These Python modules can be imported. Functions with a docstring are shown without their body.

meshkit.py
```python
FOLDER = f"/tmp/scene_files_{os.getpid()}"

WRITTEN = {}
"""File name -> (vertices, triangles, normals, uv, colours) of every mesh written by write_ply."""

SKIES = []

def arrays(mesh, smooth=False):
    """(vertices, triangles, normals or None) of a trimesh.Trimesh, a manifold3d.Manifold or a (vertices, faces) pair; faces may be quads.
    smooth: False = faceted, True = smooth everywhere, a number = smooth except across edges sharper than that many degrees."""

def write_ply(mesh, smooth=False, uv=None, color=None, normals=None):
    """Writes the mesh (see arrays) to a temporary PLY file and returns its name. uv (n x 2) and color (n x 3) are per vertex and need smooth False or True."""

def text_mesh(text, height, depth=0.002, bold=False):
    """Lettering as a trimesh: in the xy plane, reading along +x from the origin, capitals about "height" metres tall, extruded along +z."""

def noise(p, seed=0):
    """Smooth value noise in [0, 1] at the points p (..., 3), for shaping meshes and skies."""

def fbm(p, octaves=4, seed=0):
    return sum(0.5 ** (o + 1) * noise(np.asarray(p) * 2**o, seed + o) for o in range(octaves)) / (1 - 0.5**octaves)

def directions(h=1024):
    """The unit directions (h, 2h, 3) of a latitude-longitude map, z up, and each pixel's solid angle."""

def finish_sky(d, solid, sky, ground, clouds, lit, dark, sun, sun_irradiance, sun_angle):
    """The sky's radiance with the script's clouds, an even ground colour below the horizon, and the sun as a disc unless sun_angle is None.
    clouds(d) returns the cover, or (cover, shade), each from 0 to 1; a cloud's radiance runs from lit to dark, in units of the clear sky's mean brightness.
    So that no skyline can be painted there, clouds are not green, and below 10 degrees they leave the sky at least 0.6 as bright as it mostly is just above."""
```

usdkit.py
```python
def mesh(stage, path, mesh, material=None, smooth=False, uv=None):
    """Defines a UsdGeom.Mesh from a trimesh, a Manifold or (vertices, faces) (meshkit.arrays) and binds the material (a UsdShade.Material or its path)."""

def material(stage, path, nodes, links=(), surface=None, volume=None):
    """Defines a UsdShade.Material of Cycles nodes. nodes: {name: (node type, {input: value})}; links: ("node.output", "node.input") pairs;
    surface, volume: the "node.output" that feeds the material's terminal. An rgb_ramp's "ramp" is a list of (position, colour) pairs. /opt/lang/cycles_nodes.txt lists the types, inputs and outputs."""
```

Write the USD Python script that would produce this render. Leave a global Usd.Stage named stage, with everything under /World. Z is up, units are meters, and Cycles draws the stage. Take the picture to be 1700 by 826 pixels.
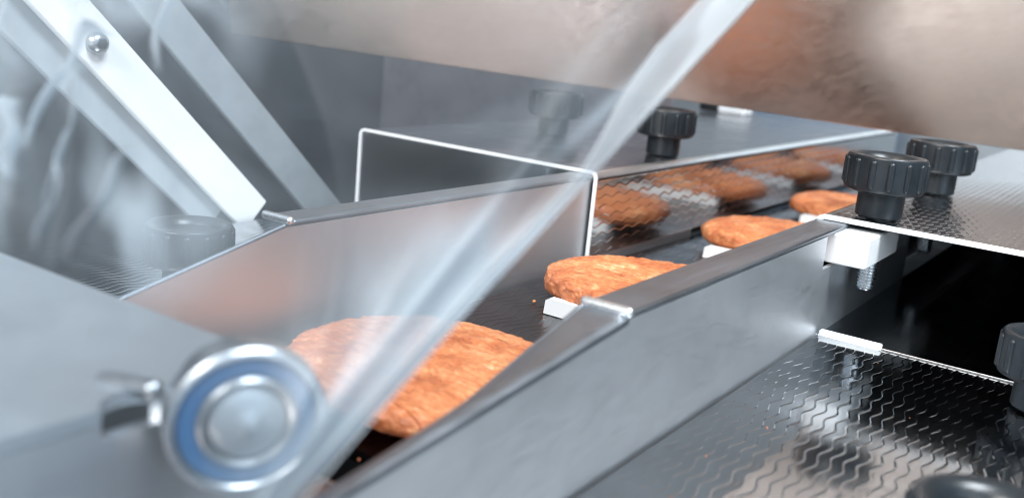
import math
import numpy as np
import trimesh
import manifold3d as m3
from shapely.geometry import Polygon, LineString
import meshkit
import usdkit
from pxr import Usd, UsdGeom, UsdLux, UsdShade, Gf, Sdf, Vt

stage = Usd.Stage.CreateInMemory()
UsdGeom.SetStageUpAxis(stage, UsdGeom.Tokens.z)
UsdGeom.SetStageMetersPerUnit(stage, 1.0)
UsdGeom.Xform.Define(stage, '/World')
UsdGeom.Scope.Define(stage, '/World/Looks')

# ---------------------------------------------------------------- camera
cam = UsdGeom.Camera.Define(stage, '/World/camera')
cam.AddTransformOp().Set(Gf.Matrix4d(0.8202, 0.5643, 0.0939, 0, -0.2043, 0.1356, 0.9695, 0,
                                     0.5344, -0.8143, 0.2265, 0, 0, 0, 0.125, 1))
cam.CreateHorizontalApertureAttr(36.0)
cam.CreateFocalLengthAttr(34.37)
cam.CreateFStopAttr(9.5)
cam.CreateFocusDistanceAttr(0.405)
cam.CreateClippingRangeAttr(Gf.Vec2f(0.01, 100.0))
cam.CreateExposureAttr(-0.15)

# ---------------------------------------------------------------- room light and lamps
dome = UsdLux.DomeLight.Define(stage, '/World/room_light')
dm = usdkit.material(stage, '/World/Looks/room', {
    'b': ('background_shader', {'color': (0.70, 0.87, 1.0), 'strength': 0.34})}, [], surface='b.background')
UsdShade.MaterialBindingAPI.Apply(dome.GetPrim()).Bind(dm)


def lamp(name, pos, target, w, h, power, color):
    l = UsdLux.RectLight.Define(stage, '/World/' + name)
    d = np.array(target, float) - np.array(pos, float)
    d /= np.linalg.norm(d)
    z = -d
    x = np.cross([0, 0, 1.0], z)
    x /= np.linalg.norm(x)
    y = np.cross(z, x)
    l.AddTransformOp().Set(Gf.Matrix4d(*x, 0, *y, 0, *z, 0, *map(float, pos), 1))
    l.CreateWidthAttr(w)
    l.CreateHeightAttr(h)
    l.CreateIntensityAttr(power)
    l.CreateColorAttr(Gf.Vec3f(*color))
    return l


lamp('key_lamp', (-0.15, -1.1, 1.0), (-0.2, 0.4, 0), 0.6, 0.5, 46.0, (1.0, 0.97, 0.93))
lamp('bar_fill_lamp', (0.75, 0.10, 1.75), (-0.4, 0.3, 0.05), 0.9, 0.7, 44.0, (0.88, 0.95, 1.0))  # unseen lamp added to brighten the diagonal bars, sparing the hood

lamp('side_fill_lamp', (1.5, -0.35, 0.65), (-0.2, 0.3, 0.0), 1.3, 0.9, 2.8, (0.68, 0.86, 1.0))  # unseen soft fill added to lift the near rail's side plate

# ---------------------------------------------------------------- helpers
names = {}


def numbered(path):
    n = names.get(path, -1) + 1
    names[path] = n
    return path if n == 0 else '%s_%03d' % (path, n)


def thing(name, label, cat, loc=(0, 0, 0), rot=(0, 0, 0), group=None):
    x = UsdGeom.Xform.Define(stage, numbered('/World/' + name))
    x.AddTranslateOp().Set(Gf.Vec3d(*map(float, loc)))
    if any(rot):
        x.AddRotateXYZOp().Set(Gf.Vec3f(*map(float, rot)))
    tag(x.GetPrim(), label, cat, group)
    return x.GetPrim()


def tag(p, label=None, cat=None, group=None, kind=None):
    for k, v in (('label', label), ('category', cat), ('group', group), ('kind', kind)):
        if v:
            p.SetCustomDataByKey(k, v)
    return p


def obj(name, mesh, mat, parent=None, smooth=30, label=None):
    base = str(parent.GetPath()) if parent is not None else '/World'
    m = usdkit.mesh(stage, numbered(base + '/' + name), mesh, mat, smooth=smooth)
    if label:
        tag(m.GetPrim(), label)
    return m.GetPrim()


def copy_of(root, loc, rotz, label, group=None):
    name = root.GetName().rstrip('0123456789').rstrip('_')
    x = UsdGeom.Xform.Define(stage, numbered('/World/' + name))
    x.GetPrim().GetReferences().AddInternalReference(root.GetPath())
    x.GetPrim().SetInstanceable(True)
    x.ClearXformOpOrder()
    ops = {o.GetOpName(): o for o in x.GetOrderedXformOps()}
    x.AddTranslateOp().Set(Gf.Vec3d(*map(float, loc)))
    x.AddRotateXYZOp().Set(Gf.Vec3f(0, 0, float(rotz)))
    tag(x.GetPrim(), label, root.GetCustomDataByKey('category'), group or root.GetCustomDataByKey('group'))
    return x.GetPrim()


def box(x0, x1, y0, y1, z0, z1, b=0.0006):
    pts = []
    for sx, x in ((1, x0), (-1, x1)):
        for sy, y in ((1, y0), (-1, y1)):
            for sz, z in ((1, z0), (-1, z1)):
                pts += [(x + sx * b, y + sy * b, z), (x + sx * b, y, z + sz * b), (x, y + sy * b, z + sz * b)]
    return trimesh.convex.convex_hull(np.array(pts))


def hull(pts):
    return trimesh.convex.convex_hull(np.array(pts, float))


def cat(*ms):
    return trimesh.util.concatenate([m for m in ms])


def prism_x(poly_yz, x0, x1):
    """A polygon in (y, z) extruded along x."""
    m = trimesh.creation.extrude_polygon(Polygon(poly_yz) if not isinstance(poly_yz, Polygon) else poly_yz, x1 - x0)
    v = m.vertices.copy()
    m.vertices = np.stack([v[:, 2] + x0, v[:, 0], v[:, 1]], 1)
    m.fix_normals()
    return m


def prism_y(poly_xz, y0, y1):
    """A polygon in (x, z) extruded along y."""
    m = trimesh.creation.extrude_polygon(Polygon(poly_xz) if not isinstance(poly_xz, Polygon) else poly_xz, y1 - y0)
    v = m.vertices.copy()
    m.vertices = np.stack([v[:, 0], v[:, 2] + y0, v[:, 1]], 1)
    m.fix_normals()
    return m


def bent(pts, t):
    """Cross-section of bent sheet metal with rounded bends."""
    return LineString(pts).buffer(t / 2, cap_style=2, join_style=1, quad_segs=6)


def lathe(profile, n=64):
    """Closed (r, z) profile turned about z."""
    p = np.array(profile, float)
    a = np.arange(n) * 2 * np.pi / n
    v = np.stack([p[None, :, 0] * np.cos(a)[:, None], p[None, :, 0] * np.sin(a)[:, None], np.broadcast_to(p[None, :, 1], (n, len(p)))], -1)
    k = len(p)
    f = []
    for i in range(n):
        j = (i + 1) % n
        for q in range(k - 1):
            a0, a1, b0, b1 = i * k + q, i * k + q + 1, j * k + q, j * k + q + 1
            if p[q, 0] > 1e-9:
                f.append((a0, b0, b1))
            if p[q + 1, 0] > 1e-9:
                f.append((a0, b1, a1))
    m = trimesh.Trimesh(v.reshape(-1, 3), f, process=True)
    m.fix_normals()
    return m


def along_x(m):
    v = m.vertices.copy()
    m = m.copy()
    m.vertices = np.stack([v[:, 2], v[:, 0], v[:, 1]], 1)
    return m


def grid_faces(n, k):
    i, j = np.meshgrid(np.arange(n - 1), np.arange(k - 1), indexing='ij')
    a = i * k + j
    return np.stack([a, a + k, a + k + 1, a + 1], -1).reshape(-1, 4)


def embossed(a0, a1, b0, b1, pitch, wave, amp, height, sigma, step, place, thick=0.0014, flip=False, fade=None):
    """Rigidised sheet: wavy parallel ridges; a across the ridges, b along them. The mesh follows the ridges.
    place(a, b, h) gives the point; h is the height over the sheet's face. The sheet gets a back face and rims."""
    off = np.array([-.5, -.3, -.16, -.09, -.055, -.03, 0, .03, .055, .09, .16, .3])
    n0, n1 = math.floor(a0 / pitch) - 1, math.ceil(a1 / pitch) + 1
    ia = (np.arange(n0, n1 + 1)[:, None] + off[None]).ravel()
    prof = np.tile(np.exp(-(off * pitch / sigma) ** 2), n1 - n0 + 1)
    pill = np.tile(np.cos(2 * np.pi * off), n1 - n0 + 1)
    b = np.linspace(b0, b1, max(2, int(round((b1 - b0) / step)) + 1))
    A, B = np.meshgrid(ia, b, indexing='ij')
    ph = 2 * np.pi * B / wave
    X = A * pitch + amp * np.sin(ph)
    strength = 0.80 + 0.20 * np.sin(ph + 1.1) + 0.12 * (meshkit.noise(np.stack([A * 0.8, B * 60, 0 * A], -1), 3) - .5)
    Hh = height * prof[:, None] * strength + 0.05 * height * pill[:, None] * np.cos(ph + np.pi * np.round(A))
    Hh = Hh + 0.0005 * (meshkit.fbm(np.stack([X * 14, B * 14, 0 * A], -1), 2, 5) - .5)
    Xc = np.clip(X, a0, a1)
    out = (X < a0) | (X > a1)
    Hh = np.where(out, 0, Hh)
    if fade is not None:
        Hh = Hh * fade(Xc, B)
    P = place(Xc, B, Hh).reshape(-1, 3)
    f = grid_faces(len(ia), len(b))
    tri = np.vstack([f[:, [0, 1, 2]], f[:, [0, 2, 3]]])
    e1, e2 = P[tri[:, 1]] - P[tri[:, 0]], P[tri[:, 2]] - P[tri[:, 0]]
    keep = np.linalg.norm(np.cross(e1, e2), axis=1) > 1e-13
    tri = tri[keep]
    if flip:
        tri = tri[:, ::-1]
    c = np.array([(a0, b0), (a1, b0), (a1, b1), (a0, b1)])
    rim_t = place(c[:, 0], c[:, 1], np.full(4, -0.00006))
    rim_b = place(c[:, 0], c[:, 1], np.full(4, -thick))
    V = np.vstack([P, rim_t, rim_b])
    n = len(P)
    ex = []
    for i in range(4):
        j = (i + 1) % 4
        ex += [(n + i, n + 4 + i, n + 4 + j), (n + i, n + 4 + j, n + j)]
    ex += [(n + 4, n + 6, n + 5), (n + 4, n + 7, n + 6)]
    ex = np.array(ex)
    if flip:
        ex = ex[:, ::-1]
    return trimesh.Trimesh(V, np.vstack([tri, ex]), process=False)


# ---------------------------------------------------------------- materials
def M(name, nodes, links, surface='p.BSDF', **k):
    return usdkit.material(stage, '/World/Looks/' + name, nodes, links, surface=surface, **k)


def steel(name, color, rough, grain=(900, 12, 900), grain_amt=0.12, smudge=0.12, bump=0.0, wav=0.0, mott=1.0):
    """Stainless steel: brushed grain in the roughness, smudges, an optional slight waviness."""
    c = np.array(color)
    nodes = {
        'g': ('geometry', {}),
        'm': ('mapping', {'scale': grain}),
        'n': ('noise_texture', {'scale': 1.0, 'detail': 3.0}),
        's': ('noise_texture', {'scale': 17.0, 'detail': 5.0, 'roughness': 0.6}),
        'r1': ('map_range', {'from_min': 0.3, 'from_max': 0.7, 'to_min': rough - grain_amt * rough * 1.5, 'to_max': rough + grain_amt * rough * 1.5}),
        'r2': ('map_range', {'from_min': 0.35, 'from_max': 0.7, 'to_min': 0.0, 'to_max': smudge}),
        'add': ('math', {'math_type': 'add'}),
        'cr': ('rgb_ramp', {'ramp': [(0.3, tuple(c * (1 - 0.12 * mott))), (0.7, tuple(np.minimum(c * (1 + 0.08 * mott), 1)))]}),
        'p': ('principled_bsdf', {'metallic': 1.0}),
    }
    links = [('g.position', 'm.vector'), ('m.vector', 'n.vector'), ('g.position', 's.vector'), ('n.fac', 'r1.value'), ('s.fac', 'r2.value'),
             ('r1.result', 'add.value1'), ('r2.result', 'add.value2'), ('add.value', 'p.roughness'), ('s.fac', 'cr.fac'), ('cr.color', 'p.base_color')]
    if bump:
        nodes['b'] = ('bump', {'strength': 1.0, 'distance': bump})
        links += [('n.fac', 'b.height'), ('b.normal', 'p.normal')]
    if wav:
        nodes['w'] = ('noise_texture', {'scale': 9.0, 'detail': 1.0})
        nodes['b2'] = ('bump', {'strength': 1.0, 'distance': wav})
        links += [('g.position', 'w.vector'), ('w.fac', 'b2.height'), ('b2.normal', 'b.normal' if bump else 'p.normal')]
    return M(name, nodes, links)


MAT = {}
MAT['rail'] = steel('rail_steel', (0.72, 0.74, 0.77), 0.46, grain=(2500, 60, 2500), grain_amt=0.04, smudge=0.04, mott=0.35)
MAT['flange'] = steel('shaded_flange_steel', (0.34, 0.37, 0.41), 0.34, grain=(900, 8, 900), bump=0.000006)  # darker copy of the rail steel; the shaded tone is in the colour
MAT['bridge_top'] = steel('bridge_top_steel', (0.44, 0.44, 0.47), 0.20, grain=(900, 10, 900))
MAT['housing'] = steel('housing_steel', (0.12, 0.13, 0.15), 0.45)
MAT['edge'] = steel('polished_edge', (0.86, 0.86, 0.86), 0.34, smudge=0.03)
MAT['emboss'] = steel('embossed_steel', (0.46, 0.48, 0.50), 0.08, smudge=0.06)
MAT['emboss_top'] = steel('bridge_embossed_steel', (0.46, 0.47, 0.49), 0.11, smudge=0.06)
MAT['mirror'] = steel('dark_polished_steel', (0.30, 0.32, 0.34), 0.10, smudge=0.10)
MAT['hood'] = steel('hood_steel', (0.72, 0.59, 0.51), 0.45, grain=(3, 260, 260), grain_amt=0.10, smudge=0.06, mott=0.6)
MAT['panel'] = steel('panel_steel', (0.62, 0.55, 0.58), 0.32, wav=0.003)
MAT['bracket'] = steel('bracket_steel', (0.58, 0.625, 0.665), 0.52, grain=(2500, 200, 2500), grain_amt=0.04, smudge=0.04)
MAT['chrome'] = steel('chrome', (0.47, 0.485, 0.51), 0.34, smudge=0.05)
MAT['zinc'] = steel('zinc_thread', (0.80, 0.82, 0.84), 0.25, smudge=0.05)
MAT['infeed'] = steel('infeed_steel', (0.42, 0.37, 0.35), 0.28)


def plastic(name, color, rough, bump=0.0, scale=2000, var=0.2):
    c = np.array(color)
    nodes = {'g': ('geometry', {}), 'n': ('noise_texture', {'scale': 60.0, 'detail': 6.0}), 'f': ('noise_texture', {'scale': float(scale), 'detail': 2.0}),
             'cr': ('rgb_ramp', {'ramp': [(0.3, tuple(c * (1 - var))), (0.7, tuple(np.minimum(c * (1 + var), 0.95)))]}),
             'r': ('map_range', {'from_min': 0.3, 'from_max': 0.7, 'to_min': rough * 0.8, 'to_max': rough * 1.25}),
             'p': ('principled_bsdf', {})}
    links = [('g.position', 'n.vector'), ('g.position', 'f.vector'), ('n.fac', 'cr.fac'), ('cr.color', 'p.base_color'), ('n.fac', 'r.value'), ('r.result', 'p.roughness')]
    if bump:
        nodes['b'] = ('bump', {'strength': 1.0, 'distance': bump})
        links += [('f.fac', 'b.height'), ('b.normal', 'p.normal')]
    return M(name, nodes, links)


MAT['knob'] = plastic('knob_plastic', (0.011, 0.015, 0.019), 0.33, bump=0.00004)
MAT['white'] = plastic('white_plastic', (0.80, 0.80, 0.80), 0.4, var=0.04)
MAT['bar'] = plastic('pale_bar', (0.90, 0.91, 0.92), 0.35, var=0.03)
MAT['bar_grey'] = plastic('grey_bar', (0.40, 0.44, 0.47), 0.35, var=0.08)
MAT['belt'] = steel('black_belt', (0.13, 0.13, 0.14), 0.20, smudge=0.10)
MAT['seal'] = plastic('blue_seal', (0.010, 0.095, 0.24), 0.45, var=0.06)
MAT['dark'] = plastic('dark_void', (0.012, 0.013, 0.015), 0.5)  # black that paints the shade inside cavities; also the clamp post
MAT['bed'] = plastic('bed_paint', (0.03, 0.033, 0.037), 0.5)
MAT['blue'] = plastic('blue_box', (0.10, 0.25, 0.45), 0.5, var=0.06)

MAT['patty'] = M('fried_patty', {
    't': ('geometry', {}),
    'm': ('mapping', {'scale': (95, 520, 300)}),
    'n': ('noise_texture', {'scale': 1.0, 'detail': 6.0, 'roughness': 0.62, 'distortion': 0.7}),
    'c': ('noise_texture', {'scale': 420.0, 'detail': 5.0, 'roughness': 0.65}),
    'l': ('noise_texture', {'scale': 46.0, 'detail': 4.0, 'distortion': 0.6}),
    'mx': ('mix_float', {'fac': 0.42}),
    'mx2': ('mix_float', {'fac': 0.40}),
    'cr': ('rgb_ramp', {'ramp': [(0.32, (0.17, 0.040, 0.014)), (0.42, (0.38, 0.105, 0.038)), (0.51, (0.54, 0.180, 0.070)), (0.58, (0.66, 0.29, 0.13)), (0.66, (0.84, 0.58, 0.36))]}),
    'b': ('bump', {'strength': 0.9, 'distance': 0.0006}),
    'p': ('principled_bsdf', {'roughness': 0.40, 'specular_ior_level': 0.5, 'subsurface_weight': 0.10, 'subsurface_scale': 0.002}),
}, [('t.position', 'm.vector'), ('m.vector', 'n.vector'), ('t.position', 'c.vector'), ('t.position', 'l.vector'), ('n.fac', 'mx.a'), ('c.fac', 'mx.b'),
    ('mx.result', 'mx2.a'), ('l.fac', 'mx2.b'), ('mx2.result', 'cr.fac'), ('cr.color', 'p.base_color'), ('mx.result', 'b.height'), ('b.normal', 'p.normal')])

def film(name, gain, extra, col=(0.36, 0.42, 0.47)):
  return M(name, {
    'at': ('attribute', {'attribute': 'haze_and_glint'}),
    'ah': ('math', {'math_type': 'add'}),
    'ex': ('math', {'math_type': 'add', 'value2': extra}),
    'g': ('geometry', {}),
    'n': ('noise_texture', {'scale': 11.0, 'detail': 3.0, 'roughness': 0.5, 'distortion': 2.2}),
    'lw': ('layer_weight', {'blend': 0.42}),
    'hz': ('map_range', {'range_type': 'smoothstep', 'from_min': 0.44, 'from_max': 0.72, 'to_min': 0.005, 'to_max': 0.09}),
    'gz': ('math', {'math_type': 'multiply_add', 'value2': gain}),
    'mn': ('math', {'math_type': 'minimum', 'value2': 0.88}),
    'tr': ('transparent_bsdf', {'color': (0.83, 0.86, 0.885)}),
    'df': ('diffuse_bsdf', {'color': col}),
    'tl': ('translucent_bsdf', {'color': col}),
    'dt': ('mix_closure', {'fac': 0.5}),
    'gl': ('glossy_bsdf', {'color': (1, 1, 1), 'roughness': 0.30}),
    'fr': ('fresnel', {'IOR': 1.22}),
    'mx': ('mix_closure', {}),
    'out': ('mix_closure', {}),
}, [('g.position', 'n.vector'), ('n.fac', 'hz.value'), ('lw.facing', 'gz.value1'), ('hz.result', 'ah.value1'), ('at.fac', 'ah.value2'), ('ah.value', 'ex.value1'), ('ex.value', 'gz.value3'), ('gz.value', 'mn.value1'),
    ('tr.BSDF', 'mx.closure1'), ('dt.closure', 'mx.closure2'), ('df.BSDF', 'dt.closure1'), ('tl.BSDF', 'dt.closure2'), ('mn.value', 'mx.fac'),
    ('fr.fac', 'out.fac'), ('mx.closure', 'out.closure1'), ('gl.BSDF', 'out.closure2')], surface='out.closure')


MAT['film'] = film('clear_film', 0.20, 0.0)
MAT['hem'] = film('folded_film', 0.62, -0.02, (0.54, 0.555, 0.57))  # folded film, coloured whiter to paint its bright edge streaks

# ---------------------------------------------------------------- setting: the machine's bed
bed = obj('machine_bed', box(-1.6, 0.5, -0.3, 2.2, -0.09, -0.06), MAT['bed'])
tag(bed, 'dark painted bed of the machine below the belts', None, None, 'structure')

LANE_L, LANE_R = -0.2500, -0.1310     # the lane between the two bridge plates
Y0 = 0.457                            # near edge of the bridge plates
YF = 1.12                             # their far end
H = 0.050                             # height of the guides

# right-hand floor trays
t = thing('embossed_tray', 'embossed mirror steel tray with wavy ridges, floor right of the near guide rail', 'tray')
obj('embossed_sheet', embossed(-0.1148, 0.16, 0.03, 0.4335, 0.0040, 0.0160, 0.00085, 0.00014, 0.00024, 0.0009,
                               lambda a, b, h: np.stack([a, b, h], -1)), MAT['emboss'], t, smooth=40)
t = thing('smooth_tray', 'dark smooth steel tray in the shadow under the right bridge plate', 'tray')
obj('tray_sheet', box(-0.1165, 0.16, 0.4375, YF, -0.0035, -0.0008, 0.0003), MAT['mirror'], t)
t = thing('joint_glint_strip', 'short white strip standing in for a reflection along the joint of the two right floor trays', 'strip')
obj('strip', box(-0.1150, -0.0875, 0.4337, 0.4372, -0.003, 0.0024, 0.0005), MAT['white'], t)  # white bar in place of the bright reflection at the joint
obj('wire_edge', box(-0.0885, 0.02, 0.4348, 0.4358, -0.003, 0.0008, 0.0002), MAT['edge'], t)

# left floor
t = thing('left_tray', 'pale embossed steel tray behind the plastic film, left of the far guide rail', 'tray')
obj('embossed_sheet', embossed(-0.425, -0.2560, 0.10, 0.50, 0.0042, 0.0165, 0.00115, 0.00014, 0.00035, 0.0014,
                               lambda a, b, h: np.stack([a, b, h], -1)), MAT['emboss'], t, smooth=40)

# ---------------------------------------------------------------- the belt with its cleats
belt = thing('conveyor_belt', 'black textured conveyor belt in the lane between the guide rails', 'belt')
obj('belt_surface', embossed(-0.2485, -0.1325, 0.2, 1.35, 0.0046, 0.026, 0.0018, 0.00020, 0.00028, 0.0016,
                             lambda a, b, h: np.stack([a, b, h - 0.0012], -1), thick=0.004), MAT['belt'], belt, smooth=40)
for k in range(5):
    y = 0.365 + 0.176 * k
    poly = Polygon([(-0.217, -0.0008), (-0.1335, -0.0008), (-0.1335, 0.0066), (-0.2145, 0.0066), (-0.2165, 0.0054)])
    obj('cleat', prism_y(poly, y - 0.004, y + 0.0), MAT['white'], belt)

t = thing('infeed_plate', 'brownish steel slide plate below the black gap before the belt', 'plate')
obj('slide_sheet', box(-0.2485, -0.1200, 0.02, 0.186, -0.0085, -0.006, 0.0005), MAT['infeed'], t)
obj('slide_lip', box(-0.2485, -0.1200, 0.1865, 0.189, -0.016, -0.0062, 0.0005), MAT['infeed'], t)


# ---------------------------------------------------------------- guide rails
def guide_rail(label, ramped, x_face, flange_in, y_end, slope, y_near):
    """x_face: x of the side plate's visible face; flange_in: how far (signed) the top flange reaches."""
    t = thing('guide_rail', label, 'guide rail', group=None)
    s = 1 if flange_in > 0 else -1
    th = 0.0020
    xa, xb = sorted((x_face, x_face + s * th))
    zn = 0.0466 - slope * (0.2395 - y_near)
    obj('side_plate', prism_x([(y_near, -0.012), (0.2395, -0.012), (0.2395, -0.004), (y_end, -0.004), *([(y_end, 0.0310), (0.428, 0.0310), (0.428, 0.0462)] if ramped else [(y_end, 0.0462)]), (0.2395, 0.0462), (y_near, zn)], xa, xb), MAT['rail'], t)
    xi = x_face + flange_in
    if ramped:
        # lead-in ramp: the flange folded down towards the lane mouth
        rows = []
        for k in range(41):
            y = 0.2405 - (0.2405 - y_near) * k / 40
            zo = 0.0478 - slope * (0.2405 - y)
            zi = 0.0478 - 0.285 * (0.2405 - y)
            r = []
            for m in range(13):
                u = m / 12
                r.append((xi + (x_face + 0.0004 - xi) * u, y, zi + (zo - zi) * math.sin(u * math.pi / 2) ** 0.8 - 0.0012 * max(0, (u - 0.85) / 0.15) ** 2))
            rows.append(r)
        top = np.array(rows)
        low = top - [0, 0, 0.0016]
        V = np.concatenate([top, low[:, ::-1]], 1)
        n, k = V.shape[:2]
        a, b = np.meshgrid(np.arange(n - 1), np.arange(k), indexing='ij')
        q = np.stack([a * k + b, (a + 1) * k + b, (a + 1) * k + (b + 1) % k, a * k + (b + 1) % k], -1).reshape(-1, 4)
        ramp = trimesh.Trimesh(V.reshape(-1, 3), np.vstack([q[:, [0, 1, 2]], q[:, [0, 2, 3]]]), process=False)
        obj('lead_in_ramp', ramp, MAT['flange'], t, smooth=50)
        ea, eb = np.array([xi, y_near, 0.0470 - 0.285 * (0.2405 - y_near)]), np.array([xi, 0.2400, 0.0470])
    else:
        ea, eb = np.array([(xa + xb) / 2, y_near, zn]), np.array([(xa + xb) / 2, 0.2385, 0.0463])
    c = trimesh.creation.capsule(height=np.linalg.norm(eb - ea), radius=0.0010, count=[12, 12])
    d = (eb - ea) / np.linalg.norm(eb - ea)
    c.apply_transform(trimesh.geometry.align_vectors([0, 0, 1], d))
    c.apply_translation((ea + eb) / 2)
    obj('lead_in_edge', c, MAT['flange'], t, smooth=60)
    fx0, fx1 = sorted((x_face - s * 0.0004, x_face + flange_in))
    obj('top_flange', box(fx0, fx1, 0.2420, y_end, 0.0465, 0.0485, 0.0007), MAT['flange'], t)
    lip = trimesh.creation.capsule(height=fx1 - fx0 - 0.001, radius=0.0016, count=[14, 14])
    lip.apply_transform(trimesh.geometry.align_vectors([0, 0, 1], [1, 0, 0]))
    lip.apply_translation([(fx0 + fx1) / 2, 0.2402, 0.0484])
    obj('flange_end', lip, MAT['edge'], t, smooth=60)
    return t


guide_rail('near steel guide rail running diagonally between the patties and the embossed tray', 1, -0.1165, -0.0145, 0.60, 0.105, 0.03)
guide_rail('far steel guide rail seen through the film, across the lane from the near rail', 0, -0.2530, -0.0130, 0.60, 0.23, 0.10)

# ---------------------------------------------------------------- bridge plates
t = thing('bridge_plate', 'right embossed steel bridge plate carrying two black knobs', 'bridge plate')
obj('top_sheet', embossed(-0.1275, 0.12, Y0, YF, 0.0036, 0.0110, 0.0009, 0.00022, 0.00040, 0.0010,
                          lambda a, b, h: np.stack([a, b, h + H + 0.0008], -1)), MAT['emboss_top'], t, smooth=40)
sec = bent([(-0.1279, 0.0008 + H - 0.0008), (-0.1290, H - 0.0006), (-0.1300, H - 0.003), (-0.1300, 0.0)], 0.0014)
obj('side_wall', prism_y(sec, Y0, YF), MAT['emboss'], t, smooth=50)
obj('front_edge', prism_y(LineString([(0.12, H), (-0.1275, H), (-0.1292, H - 0.0008), (-0.1300, H - 0.0026), (-0.1300, H - 0.0065)]).buffer(0.0011, cap_style=2, join_style=1), Y0 - 0.0012, Y0 - 0.0001), MAT['white'], t, smooth=50,
    label='front edge with its highlight coloured white')  # white colour paints the highlight of the steel edge
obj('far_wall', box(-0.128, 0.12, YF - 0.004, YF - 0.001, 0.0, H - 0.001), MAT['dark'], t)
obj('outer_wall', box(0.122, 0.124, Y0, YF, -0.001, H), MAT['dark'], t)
obj('shade_liner', box(-0.1284, -0.1279, Y0 + 0.003, YF - 0.006, 0.0, H - 0.003, 0.0002), MAT['dark'], t)  # added black liner, paints the shade inside the bridge
obj('underside', box(-0.1265, 0.1195, Y0 + 0.003, YF - 0.006, H - 0.0022, H - 0.0008, 0.0002), MAT['dark'], t)  # black sheet puts the shade under the plate into colour

t = thing('bridge_plate', 'left bridge plate with bright edged open end, seen through the film', 'bridge plate')
XL = -0.4210
obj('top_sheet', box(XL + 0.003, LANE_L - 0.003, Y0, YF, H - 0.0012, H + 0.0006, 0.0003), MAT['bridge_top'], t)
obj('lane_wall', embossed(0.0035, H - 0.0042, Y0, YF, 0.0052, 0.0150, 0.00085, 0.00008, 0.00030, 0.0012,
                          lambda a, b, h: np.stack([LANE_L + h, b, a], -1), flip=False), MAT['emboss'], t, smooth=40)
bend = []
for k in range(9):
    a = math.pi / 2 * k / 8
    bend.append((LANE_L - 0.0035 + 0.0035 * math.sin(a), H - 0.0032 + 0.0035 * math.cos(a) + 0.0003))
inner = [(LANE_L - 0.0035 + 0.0021 * math.sin(math.pi / 2 * k / 8), H - 0.0029 + 0.0021 * math.cos(math.pi / 2 * k / 8)) for k in range(8, -1, -1)]
obj('folded_corner', prism_y(Polygon(bend + inner), Y0, YF), MAT['edge'], t, smooth=50, label='bright folded corner along the lane')
edge = LineString([(XL, 0.0), (XL, H - 0.003), (XL + 0.001, H - 0.0009), (XL + 0.003, H), (LANE_L - 0.0032, H), (LANE_L - 0.0012, H - 0.001), (LANE_L - 0.0004, H - 0.003), (LANE_L - 0.0004, 0.0)])
obj('end_edge', prism_y(edge.buffer(0.0009, cap_style=2, join_style=1), Y0 - 0.0012, Y0 - 0.0001), MAT['white'], t, smooth=50,
    label='rounded rim of the open end with its highlight coloured white')  # steel rim drawn white to carry its highlight
obj('outer_wall', box(XL - 0.0005, XL + 0.001, Y0, YF, 0.0, H - 0.003, 0.0002), MAT['panel'], t)
obj('shade_liner', box(XL + 0.0012, XL + 0.0018, Y0 + 0.001, YF - 0.006, 0.0002, H - 0.003, 0.0002), MAT['dark'], t)  # black liner added to darken the open end like shade
obj('inner_floor', box(XL + 0.002, LANE_L - 0.006, Y0 + 0.0005, YF - 0.005, -0.003, 0.0), MAT['dark'], t)
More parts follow.
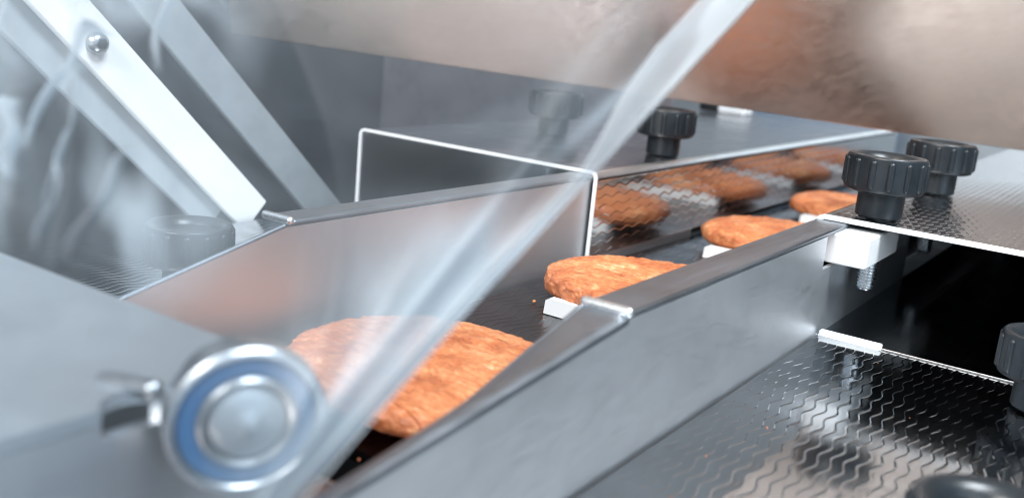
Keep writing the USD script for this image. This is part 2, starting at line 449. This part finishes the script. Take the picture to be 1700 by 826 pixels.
obj('far_wall', box(XL + 0.002, LANE_L - 0.003, YF - 0.004, YF - 0.001, 0.0, H - 0.002), MAT['dark'], t)
obj('underside', box(XL + 0.004, LANE_L - 0.005, Y0 + 0.002, YF - 0.006, H - 0.0026, H - 0.0014, 0.0002), MAT['dark'], t)  # black sheet, painted shade below the top


# ---------------------------------------------------------------- clamp knobs
def thread(r, depth, pitch, z0, z1, n=36):
    rows = int((z1 - z0) / pitch * 8)
    z = np.linspace(z0, z1, rows)
    a = np.arange(n) * 2 * np.pi / n
    A, Z = np.meshgrid(a, z, indexing='ij')
    fr = np.mod(Z / pitch + A / (2 * np.pi), 1)
    R = r - depth * np.abs(2 * fr - 1)
    R = R * np.clip((Z - z0) / 0.0012 * 0.3 + 0.7, 0, 1)
    V = np.stack([R * np.cos(A), R * np.sin(A), Z], -1).reshape(-1, 3)
    f = []
    for i in range(n):
        j = (i + 1) % n
        q = np.arange(rows - 1)
        f += list(np.stack([i * rows + q, j * rows + q, j * rows + q + 1], 1)) + list(np.stack([i * rows + q, j * rows + q + 1, i * rows + q + 1], 1))
    V = np.vstack([V, [[0, 0, z0], [0, 0, z1]]])
    for i in range(n):
        j = (i + 1) % n
        f.append((len(V) - 2, j * rows, i * rows))
        f.append((len(V) - 1, i * rows + rows - 1, j * rows + rows - 1))
    return trimesh.Trimesh(V, np.array(f), process=False)


def make_knob(label, loc, stud=True):
    t = thing('clamp_knob', label, 'knob', loc, group='black ribbed clamp knobs')
    ro = 0.0180
    cap = lathe([(0, 0.0265), (0.0118, 0.0265), (0.0128, 0.0284), (0.0150, 0.0297), (0.0172, 0.0294), (ro, 0.0284), (ro, 0.0148), (ro - 0.0007, 0.0132), (ro - 0.0030, 0.0123), (0.0100, 0.0122), (0, 0.0122)], 72)
    grip = obj('grip', cap, MAT['knob'], t, smooth=40)
    for k in range(14):
        a = 2 * np.pi * (k + 0.3) / 14
        rb = trimesh.creation.capsule(height=0.0100, radius=0.0017, count=[8, 10])
        rb.vertices[:, 0] *= 0.85
        rb.apply_translation([ro - 0.0003, 0, 0.0212])
        rb.apply_transform(trimesh.transformations.rotation_matrix(a, [0, 0, 1]))
        obj('grip_rib', rb, MAT['knob'], grip, smooth=60)
    neck = lathe([(0, 0.0004), (0.0098, 0.0004), (0.0106, 0.0012), (0.0106, 0.0118), (0.0106, 0.0128), (0, 0.0128)], 56)
    obj('neck', neck, MAT['knob'], t, smooth=40)
    if stud:
        obj('threaded_stud', thread(0.0047, 0.0007, 0.0015, -0.0350, 0.0010), MAT['zinc'], t, smooth=70)
    return t


k0 = make_knob('black ribbed knob nearest on the right bridge plate, over the white block', (-0.1080, 0.4745, H + 0.0012))
copy_of(k0, (-0.1085, 0.6020, H + 0.0012), 9, 'black ribbed knob behind the first on the right bridge plate, under the hood')
kf = make_knob('black ribbed knob on the lane side of the left bridge plate, beside the film edge', (-0.2665, 0.5690, H + 0.0008))
copy_of(kf, (-0.3560, 0.5800, H + 0.0008), 14, 'blurred black knob showing faintly through the film on the left bridge plate')
copy_of(kf, (-0.3310, 0.2580, 0.0006), 4, 'pale looking knob on the left tray behind the film, below the white bar')
copy_of(kf, (-0.0215, 0.4060, 0.0006), 11, 'black knob cut off by the right picture edge on the right tray')
copy_of(kf, (-0.0160, 0.2300, 0.0006), 21, 'out of focus dark knob at the bottom right corner on the embossed tray')

for k, (y0, lab) in enumerate(((0.4395, 'white rectangular spacer block under the front knob'), (0.5750, 'white spacer block deep in shadow under the second knob'))):
    t = thing('spacer_block', lab, 'block')
    o = obj('block_body', box(-0.1288, -0.1012, y0, y0 + 0.056, 0.0325, 0.0462, 0.0007), MAT['white'], t)


# ---------------------------------------------------------------- patties
def patty(rx, ry, h, seed, n=230, rings=74, fib=0.25):
    rng = np.random.default_rng(seed)
    th = np.arange(n) * 2 * np.pi / n
    base = 1 + sum(rng.normal(0, 0.018 / k) * np.cos(k * th + rng.uniform(0, 6.3)) for k in range(2, 7)) + 0.012 * (meshkit.fbm(np.stack([8 * np.cos(th), 8 * np.sin(th), 0 * th + seed], -1), 3, seed) - .5) * 2
    # profile: top centre -> rim -> underside
    s = np.linspace(0, 1, rings)
    prof = []
    for u in s:
        if u < 0.72:
            r = math.sin(math.pi / 2 * u / 0.72)
            prof.append((r, h * (0.45 + 0.55 * max(0.0, 1 - r ** 4.2) ** (1 / 3.1))))
        else:
            r = math.cos(math.pi / 2 * (u - 0.72) / 0.28 * 0.75)
            prof.append((r, h * 0.45 * (1 - max(0.0, 1 - r ** 4) ** (1 / 2.4)) + 0.0004))
    prof = np.array(prof)
    R, T = np.meshgrid(prof[:, 0], th, indexing='ij')
    Z = np.repeat(prof[:, 1:2], n, 1)
    X = rx * R * base[None] * np.sign(np.cos(T)) * np.abs(np.cos(T)) ** 0.92
    Y = ry * R * base[None] * np.sign(np.sin(T)) * np.abs(np.sin(T)) ** 0.92
    P = np.stack([X, Y, Z], -1)
    ca, sa = math.cos(fib), math.sin(fib)
    q = np.stack([(X * ca + Y * sa) * 55, (-X * sa + Y * ca) * 300, Z * 120], -1)
    d = (meshkit.fbm(q, 4, seed) - .5) * 0.0022 + (meshkit.fbm(P * 330, 3, seed + 7) - .5) * 0.0020 + (meshkit.fbm(P * 90, 2, seed + 3) - .5) * 0.0011
    cr = meshkit.fbm(np.stack([(X * ca + Y * sa) * 40, (-X * sa + Y * ca) * 120, Z * 0], -1), 3, seed + 21)
    d -= 0.0009 * np.exp(-((cr - .5) / 0.018) ** 2)
    nz = np.clip((Z / h - 0.3) / 0.6, 0, 1)
    out = np.stack([np.cos(T), np.sin(T), 0 * T], -1)
    w = np.clip((R - 0.8) / 0.15, 0, 1)
    P = P + (out * w[..., None] + np.array([0, 0, 1.0]) * (nz * (1 - 0.5 * w))[..., None]) * d[..., None]
    V = P.reshape(-1, 3)
    f = []
    i, j = np.meshgrid(np.arange(rings - 1), np.arange(n), indexing='ij')
    a, b = i * n + j, i * n + (j + 1) % n
    f = np.vstack([np.stack([a, a + n, b + n], -1).reshape(-1, 3), np.stack([a, b + n, b], -1).reshape(-1, 3)])
    c = len(V)
    V = np.vstack([V, [[0, 0, float(V[(rings - 1) * n:, 2].mean())]]])
    last = (rings - 1) * n
    f = np.vstack([f, np.stack([np.full(n, c), last + (np.arange(n) + 1) % n, last + np.arange(n)], 1)])
    return trimesh.Trimesh(V, f, process=False)


PAT = [
    (-0.1850, 0.2470, 0.0570, 0.0450, 0.0150, -4, 'largest orange breaded patty, nearest the camera at the lower edge of the lane'),
    (-0.1830, 0.4040, 0.0540, 0.0430, 0.0170, 3, 'orange breaded patty in sharp focus beside the flange end of the near rail'),
    (-0.1850, 0.5830, 0.0490, 0.0420, 0.0175, -3, 'third patty along the lane, left of the tip of the near guide rail'),
    (-0.1890, 0.7580, 0.0490, 0.0420, 0.0175, 5, 'fourth patty, small and blurred, just left of the front black knob'),
    (-0.1890, 0.9350, 0.0490, 0.0420, 0.0175, 0, 'fifth patty, mostly hidden behind the two right knobs'),
    (-0.1890, 1.1100, 0.0490, 0.0420, 0.0175, 2, 'farthest patty under the hood edge'),
]
for i, (x, y, rx, ry, h, rz, lab) in enumerate(PAT):
    near = i < 3
    m = patty(rx, ry, h, 11 + i, 380 if i < 2 else 150, 120 if i < 2 else 50, fib=-0.12)
    o = obj('breaded_patty', m, MAT['patty'], None, smooth=True)
    xf = UsdGeom.Xformable(o)
    xf.AddTranslateOp().Set(Gf.Vec3d(x, y, 0.0005))
    xf.AddRotateZOp().Set(float(rz))
    tag(o, lab, 'patty', 'breaded patties on the belt')

rng = np.random.default_rng(5)
bits = []
for k in range(90):
    y = 0.19 + 0.55 * rng.random() ** 1.4
    x = rng.uniform(-0.246, -0.136)
    r = 0.0002 + 0.0007 * rng.random() ** 4
    c = trimesh.creation.icosphere(1, r)
    c.vertices *= rng.uniform(0.6, 1.4, 3) * (1 + rng.normal(0, 0.12, (len(c.vertices), 1)))
    c.apply_translation([x, y, -0.0004 + r * 0.4])
    bits.append(c)
for k in range(25):
    r = 0.00015 + 0.0002 * rng.random() ** 3
    c = trimesh.creation.icosphere(1, r)
    c.vertices *= rng.uniform(0.6, 1.4, 3)
    c.apply_translation([rng.uniform(-0.112, 0.0), rng.uniform(0.18, 0.43), r * 0.5])
    bits.append(c)
cr = obj('crumbs', cat(*bits), MAT['patty'], None, smooth=True)
tag(cr, 'tiny fried crumbs scattered over the belt and tray', 'crumbs', None, 'stuff')

# ---------------------------------------------------------------- hood over the lanes
tilt = math.radians(37)
HL = 0.55
e0, e1 = np.array([-0.2818, 0.620, 0.0825]), np.array([-0.0868, 0.780, 0.0686])    # two points of the lower edge
ed = (e1 - e0) / np.linalg.norm(e1 - e0)
hn = np.array([ed[1], -ed[0], 0])
hn /= np.linalg.norm(hn)
up = np.array([0, 0, 1.0]) * math.cos(tilt) + hn * math.sin(tilt)      # along the plate, leaning towards the lane mouth
up -= ed * (up @ ed)
up /= np.linalg.norm(up)
back = np.cross(ed, up)
back *= np.sign(back[1])
L, Rr = e0 - ed * 0.30, e0 + ed * 0.75
t = thing('hood', 'big stainless steel hood plate hanging over the lanes', 'hood')
hp = []
for q in (L, Rr):
    for w in (0.0015, HL):
        hp += [q + up * w, q + up * w + back * 0.003]
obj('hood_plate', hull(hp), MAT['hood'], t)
hp = []
for q in (L + ed * 0.0005, Rr - ed * 0.0005):
    for k in range(10):
        a = math.pi + math.pi * k / 9
        hp.append(q + back * 0.0015 + up * 0.0014 + back * 0.0014 * math.cos(a) + up * 0.0014 * math.sin(a))
    hp += [q + back * 0.0029 + up * 0.0013]
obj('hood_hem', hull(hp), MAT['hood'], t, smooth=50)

# ---------------------------------------------------------------- bars at upper left, behind the film
def flat_bar(p0, p1, width, thick, ext=0.0):
    """A flat bar in the y-z plane, its face towards +x. p0, p1: (x, y, z) mid-line ends."""
    p0, p1 = np.array(p0, float), np.array(p1, float)
    d = (p1 - p0) / np.linalg.norm(p1 - p0)
    L = np.linalg.norm(p1 - p0)
    b = box(0, thick, 0, L, -width / 2, width / 2, 0.0008)
    c = np.cross([1.0, 0, 0], d)
    T = np.eye(4)
    T[:3, 0], T[:3, 1], T[:3, 2], T[:3, 3] = [1, 0, 0], d, c, p0
    b.apply_transform(T)
    return b


a0, a1 = np.array([-0.432, 0.2601, 0.1146]), np.array([-0.432, 0.3802, 0.0007])
d = (a1 - a0) / np.linalg.norm(a1 - a0)
a0e = a0 - d * 0.25
t = thing('diagonal_bar', 'bright white diagonal bar with a bolt, upper left behind the film', 'bar')
obj('bar_face', flat_bar(a0e, a1, 0.0228, 0.004), MAT['bar'], t)
sh = np.array([-0.006, -0.0155, -0.0140])
obj('bar_back', flat_bar(a0e + sh, a1 + sh * np.array([1, 1, 0]) - d * 0.012 + np.array([0, 0, -0.008]), 0.0190, 0.004), MAT['bar_grey'], t)
bolt = lathe([(0, 0.0052), (0.0026, 0.0050), (0.0046, 0.0038), (0.0054, 0.0015), (0.0054, 0.0), (0, 0)], 40)
bolt = along_x(bolt)
bolt.apply_translation([-0.4279, 0.2783, 0.0962])
bh = obj('bolt_head', bolt, MAT['chrome'], t, smooth=50)
sock = along_x(trimesh.creation.cylinder(radius=0.0026, height=0.001, sections=6))
sock.apply_translation([-0.4225, 0.2783, 0.0962])
obj('bolt_socket', sock, MAT['dark'], bh)
b0, b1 = np.array([-0.475, 0.342, 0.1170]), np.array([-0.475, 0.442, 0.0225])
d = (b1 - b0) / np.linalg.norm(b1 - b0)
t = thing('diagonal_bar', 'dimmer pale grey diagonal bar right of the bolted white bar', 'bar')
obj('bar_face', flat_bar(b0 - d * 0.25, b1 + d * 0.075, 0.0245, 0.004), MAT['bar_grey'], t)

t = thing('side_housing', 'dark grey steel housing behind the diagonal bars at the left', 'housing')
obj('housing_face', box(-0.56, -0.55, -0.2, 0.62, -0.06, 0.5), MAT['housing'], t)
t = thing('rear_panel', 'pinkish grey steel panel under the hood, far left behind the film', 'panel')
obj('panel_sheet', box(-1.4, -0.455, 0.98, 0.984, -0.06, 0.30), MAT['panel'], t)

# things at the far end of the left bridge plate
t = thing('far_clamp', 'small bright clamp in the blurred gap under the hood', 'clamp')
obj('clamp_body', box(-0.405, -0.375, 0.985, 1.010, H + 0.0008, H + 0.012, 0.002), MAT['white'], t)
obj('clamp_post', along_x(trimesh.creation.cylinder(radius=0.006, height=0.02, sections=24)), MAT['dark'], t)
UsdGeom.Xformable(stage.GetPrimAtPath('/World/far_clamp/clamp_post')).AddTranslateOp().Set(Gf.Vec3d(-0.415, 0.99, H + 0.007))
t = thing('blue_crate', 'blurred blue crate in the gap far beyond the left bridge plate', 'crate')
obj('crate_body', box(-0.60, -0.40, 1.62, 1.80, -0.06, 0.10, 0.004), MAT['blue'], t)
obj('crate_rim', box(-0.605, -0.395, 1.615, 1.805, 0.1002, 0.112, 0.003), MAT['blue'], t)
t = thing('far_wall', 'pale grey panel closing the far end of the machine', 'panel')
obj('wall_sheet', box(-1.4, 0.5, 2.0, 2.01, -0.06, 0.6), MAT['bracket'], t)

# ---------------------------------------------------------------- bracket and bearing in the foreground
t = thing('roller_bracket', 'light grey steel bracket filling the lower left foreground', 'bracket')
BX, BY, BZ = -0.1530, 0.1430, 0.0480
top = m3.Manifold.cube([0.45, 0.40, 0.003]).translate([BX - 0.45, BY - 0.40, BZ - 0.003])
notch = m3.Manifold.cylinder(0.02, 0.0048, 0.0048, 40).scale([1.3, 1.5, 1]).translate([BX + 0.001, 0.1075, BZ - 0.0062])
top = top - notch
obj('bracket_top', top, MAT['bracket'], t)
side = m3.Manifold.cube([0.003, 0.3995, 0.052]).translate([BX - 0.003, BY - 0.40, BZ - 0.0552]) - notch
obj('bracket_side', side, MAT['rail'], t)
obj('bracket_end', box(BX - 0.40, BX - 0.0035, BY - 0.003, BY - 0.0005, BZ - 0.05, BZ - 0.0032, 0.0003), MAT['rail'], t)
pin = trimesh.creation.capsule(height=0.012, radius=0.0022, count=[16, 16])
pin.apply_transform(trimesh.geometry.align_vectors([0, 0, 1], [1, 0.15, 0.1]))
pin.apply_translation([BX - 0.006, 0.1105, BZ + 0.0005])
obj('set_screw', pin, MAT['chrome'], t, smooth=60)

t = thing('ball_bearing', 'ball bearing with a blue seal ring at the end of the foreground bracket', 'bearing', (-0.1370, 0.1215, 0.0440), (0, 4, -30))
R = 0.0158
ring = along_x(lathe([(0.0136, -0.006), (R - 0.0008, -0.006), (R, -0.0052), (R, -0.0008), (R - 0.0008, 0.0), (0.0141, 0.0), (0.0136, -0.0006), (0.0136, -0.006)], 96))
obj('outer_ring', ring, MAT['chrome'], t, smooth=35)
seal = along_x(lathe([(0.0098, -0.0016), (0.0098, -0.0010), (0.0104, -0.0006), (0.0130, -0.0006), (0.0135, -0.0011), (0.0135, -0.0016), (0.0098, -0.0016)], 96))
obj('blue_seal', seal, MAT['seal'], t, smooth=35)
inner = along_x(lathe([(0.0082, -0.010), (0.0097, -0.010), (0.0097, -0.0004), (0.0090, 0.0002), (0.0082, -0.0004), (0.0082, -0.010)], 96))
obj('inner_ring', inner, MAT['chrome'], t, smooth=35)
shaft = along_x(lathe([(0, 0.0014), (0.0016, 0.0013), (0.0026, 0.0006), (0.0040, 0.0002), (0.0070, -0.0006), (0.0081, -0.0018), (0.0081, -0.020), (0, -0.020)], 96))
obj('shaft_end', shaft, MAT['bracket'], t, smooth=60)
hub = along_x(lathe([(0.0070, -0.0162), (0.0112, -0.0162), (0.0122, -0.0152), (0.0122, -0.0068), (0.0116, -0.0062), (0.0070, -0.0062), (0.0070, -0.0162)], 96))
obj('bearing_collar', hub, MAT['chrome'], t, smooth=35)

# ---------------------------------------------------------------- hanging plastic film
TR, BR = np.array([-0.0909, 0.2669, 0.1513]), np.array([-0.1047, 0.0923, 0.0415])
TL, BL = np.array([-0.346, 0.1421, 0.1277]), np.array([-0.0924, 0.0350, 0.0715])


def film_mesh(nu=520, nv=360):
    u = np.linspace(0, 1, nu) ** 1.15       # 0 = hem, 1 = far left
    v = np.linspace(-0.25, 1.05, nv)        # top to bottom
    U, V = np.meshgrid(u, v, indexing='ij')
    P = ((1 - U) * (1 - V))[..., None] * TR + ((1 - U) * V)[..., None] * BR + (U * (1 - V))[..., None] * TL + (U * V)[..., None] * BL
    N = np.cross(np.gradient(P, axis=0), np.gradient(P, axis=1))
    N /= np.linalg.norm(N, axis=-1, keepdims=True) + 1e-12
    if (N[0, 0] @ np.array([0, 0, .125] - P[0, 0])) < 0:
        N = -N
    q = np.stack([U * 9 + V * 2.5, V * 2.2 - U * 1.0, 0 * U], -1)
    d = (meshkit.fbm(q * 0.55, 2, 4) - .5) * 0.012
    rg = 1 - np.abs(2 * meshkit.fbm(np.stack([U * 4 + V * 2.4, V * 1.0, 0 * U + 3], -1), 2, 9) - 1)
    d += 0.0030 * rg ** 5
    for (u0, u1, w, h) in ((0.14, 0.08, 0.03, 0.0040), (0.66, 0.74, 0.016, 0.0028), (0.78, 0.92, 0.018, 0.003), (0.88, 1.04, 0.014, 0.002)):
        c = u0 + (u1 - u0) * V + 0.02 * np.sin(V * 5 + u0 * 20)
        d += h * np.exp(-((U - c) / w) ** 2)
    d *= 1 - 0.75 * np.clip((V - 0.66) / 0.12, 0, 1)
    # milkier towards the lower free edge; highlight streaks painted white on upper left creases
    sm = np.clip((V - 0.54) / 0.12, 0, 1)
    haze_and_glint = 0.72 * sm * sm * (3 - 2 * sm) * np.exp(-(U / 0.23) ** 2) * (0.55 + 0.9 * meshkit.fbm(np.stack([U * 16 + V * 9, V * 3, 0 * U + 8], -1), 3, 12))
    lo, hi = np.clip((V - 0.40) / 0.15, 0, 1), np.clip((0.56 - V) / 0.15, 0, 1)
    haze_and_glint += lo * (0.22 * np.exp(-(U / 0.018) ** 2) + 0.18 * np.exp(-((U - 0.070 - 0.03 * V) / 0.022) ** 2))
    haze_and_glint += hi * (0.40 * np.exp(-((U - 0.046 - 0.05 * (V - 0.145)) / 0.009) ** 2) + 0.10 * np.exp(-((U - 0.12) / 0.02) ** 2))  # bright streaks beside the hem, painted in
    haze_and_glint += 0.34 * np.exp(-((U - 0.50) / 0.06) ** 2 - ((V - 0.67) / 0.07) ** 2)
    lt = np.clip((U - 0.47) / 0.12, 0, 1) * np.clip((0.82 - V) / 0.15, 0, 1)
    haze_and_glint += 0.50 * lt * np.clip((meshkit.fbm(np.stack([U * 9 + V * 4, V * 4 - U * 3, 0 * U + 6], -1), 3, 18) - 0.47) * 4, 0, 1)
    haze_and_glint += 0.14 * lt * meshkit.fbm(np.stack([U * 20 + V * 12, V * 5, 0 * U + 1], -1), 3, 15)
    for (ua, va, ub, vb, w, h, hz) in ((0.677, 0.351, 0.762, 0.56, 0.0085, 0.0030, 1.3), (0.619, 0.10, 0.611, 0.40, 0.0085, 0.0030, 1.1), (0.69, 0.46, 0.73, 0.66, 0.0045, 0.002, 0.6), (0.71, 0.58, 0.738, 0.72, 0.005, 0.002, 0.6), (0.62, 0.58, 0.69, 0.73, 0.007, 0.002, 0.30), (0.80, 0.50, 0.79, 0.62, 0.018, 0.003, 1.2), (0.52, 0.16, 0.545, 0.27, 0.007, 0.002, 0.3)):  # highlight streaks painted into the film along raised creases
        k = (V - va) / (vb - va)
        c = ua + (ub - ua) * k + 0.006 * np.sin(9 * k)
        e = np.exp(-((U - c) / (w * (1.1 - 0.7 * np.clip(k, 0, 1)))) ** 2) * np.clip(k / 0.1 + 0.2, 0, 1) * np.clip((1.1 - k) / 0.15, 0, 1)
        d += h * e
        haze_and_glint += hz * e
    d *= np.clip(U / 0.05, 0, 1)
    P = P + N * d[..., None]
    return P, N, haze_and_glint


P, N, HZ_ = film_mesh()
nu, nv = P.shape[:2]
f = grid_faces(nu, nv)
t = thing('plastic_curtain', 'clear wrinkled plastic curtain hanging in front of the left half', 'curtain')
fv = P.reshape(-1, 3)
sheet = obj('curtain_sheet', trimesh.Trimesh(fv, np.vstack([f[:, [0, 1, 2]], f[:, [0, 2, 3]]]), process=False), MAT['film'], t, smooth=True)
pv = UsdGeom.PrimvarsAPI(sheet).CreatePrimvar('haze_and_glint', Sdf.ValueTypeNames.FloatArray, 'vertex')
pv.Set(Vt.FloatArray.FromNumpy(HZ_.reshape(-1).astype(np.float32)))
# hem: a flattened tube folded along the free edge
edge = P[0]
nn = N[0]
tang = np.gradient(edge, axis=0)
tang /= np.linalg.norm(tang, axis=1, keepdims=True)
side = np.cross(nn, tang)
if side.mean(0) @ (P[0].mean(0) - P[60].mean(0)) < 0:
    side = -side
ang = np.linspace(0, 2 * np.pi, 49)
wh = (0.0014 + 0.0042 * np.clip((0.52 - np.linspace(-0.25, 1.05, nv)) / 0.22, 0, 1)) * (0.75 + 0.5 * meshkit.fbm(np.stack([np.linspace(0, 6, nv), np.zeros(nv), np.zeros(nv)], -1), 2, 2))
prof = np.stack([np.sign(np.cos(ang)) * np.abs(np.cos(ang)) ** 0.8, np.sin(ang)], -1)
HP = edge[None] - side[None] * (wh[None] * (1 - prof[:, 0:1]) - 0.0)[..., None] + nn[None] * (0.0012 * prof[:, 1:2])[..., None] + nn[None] * 0.0014
f = grid_faces(len(ang), nv)
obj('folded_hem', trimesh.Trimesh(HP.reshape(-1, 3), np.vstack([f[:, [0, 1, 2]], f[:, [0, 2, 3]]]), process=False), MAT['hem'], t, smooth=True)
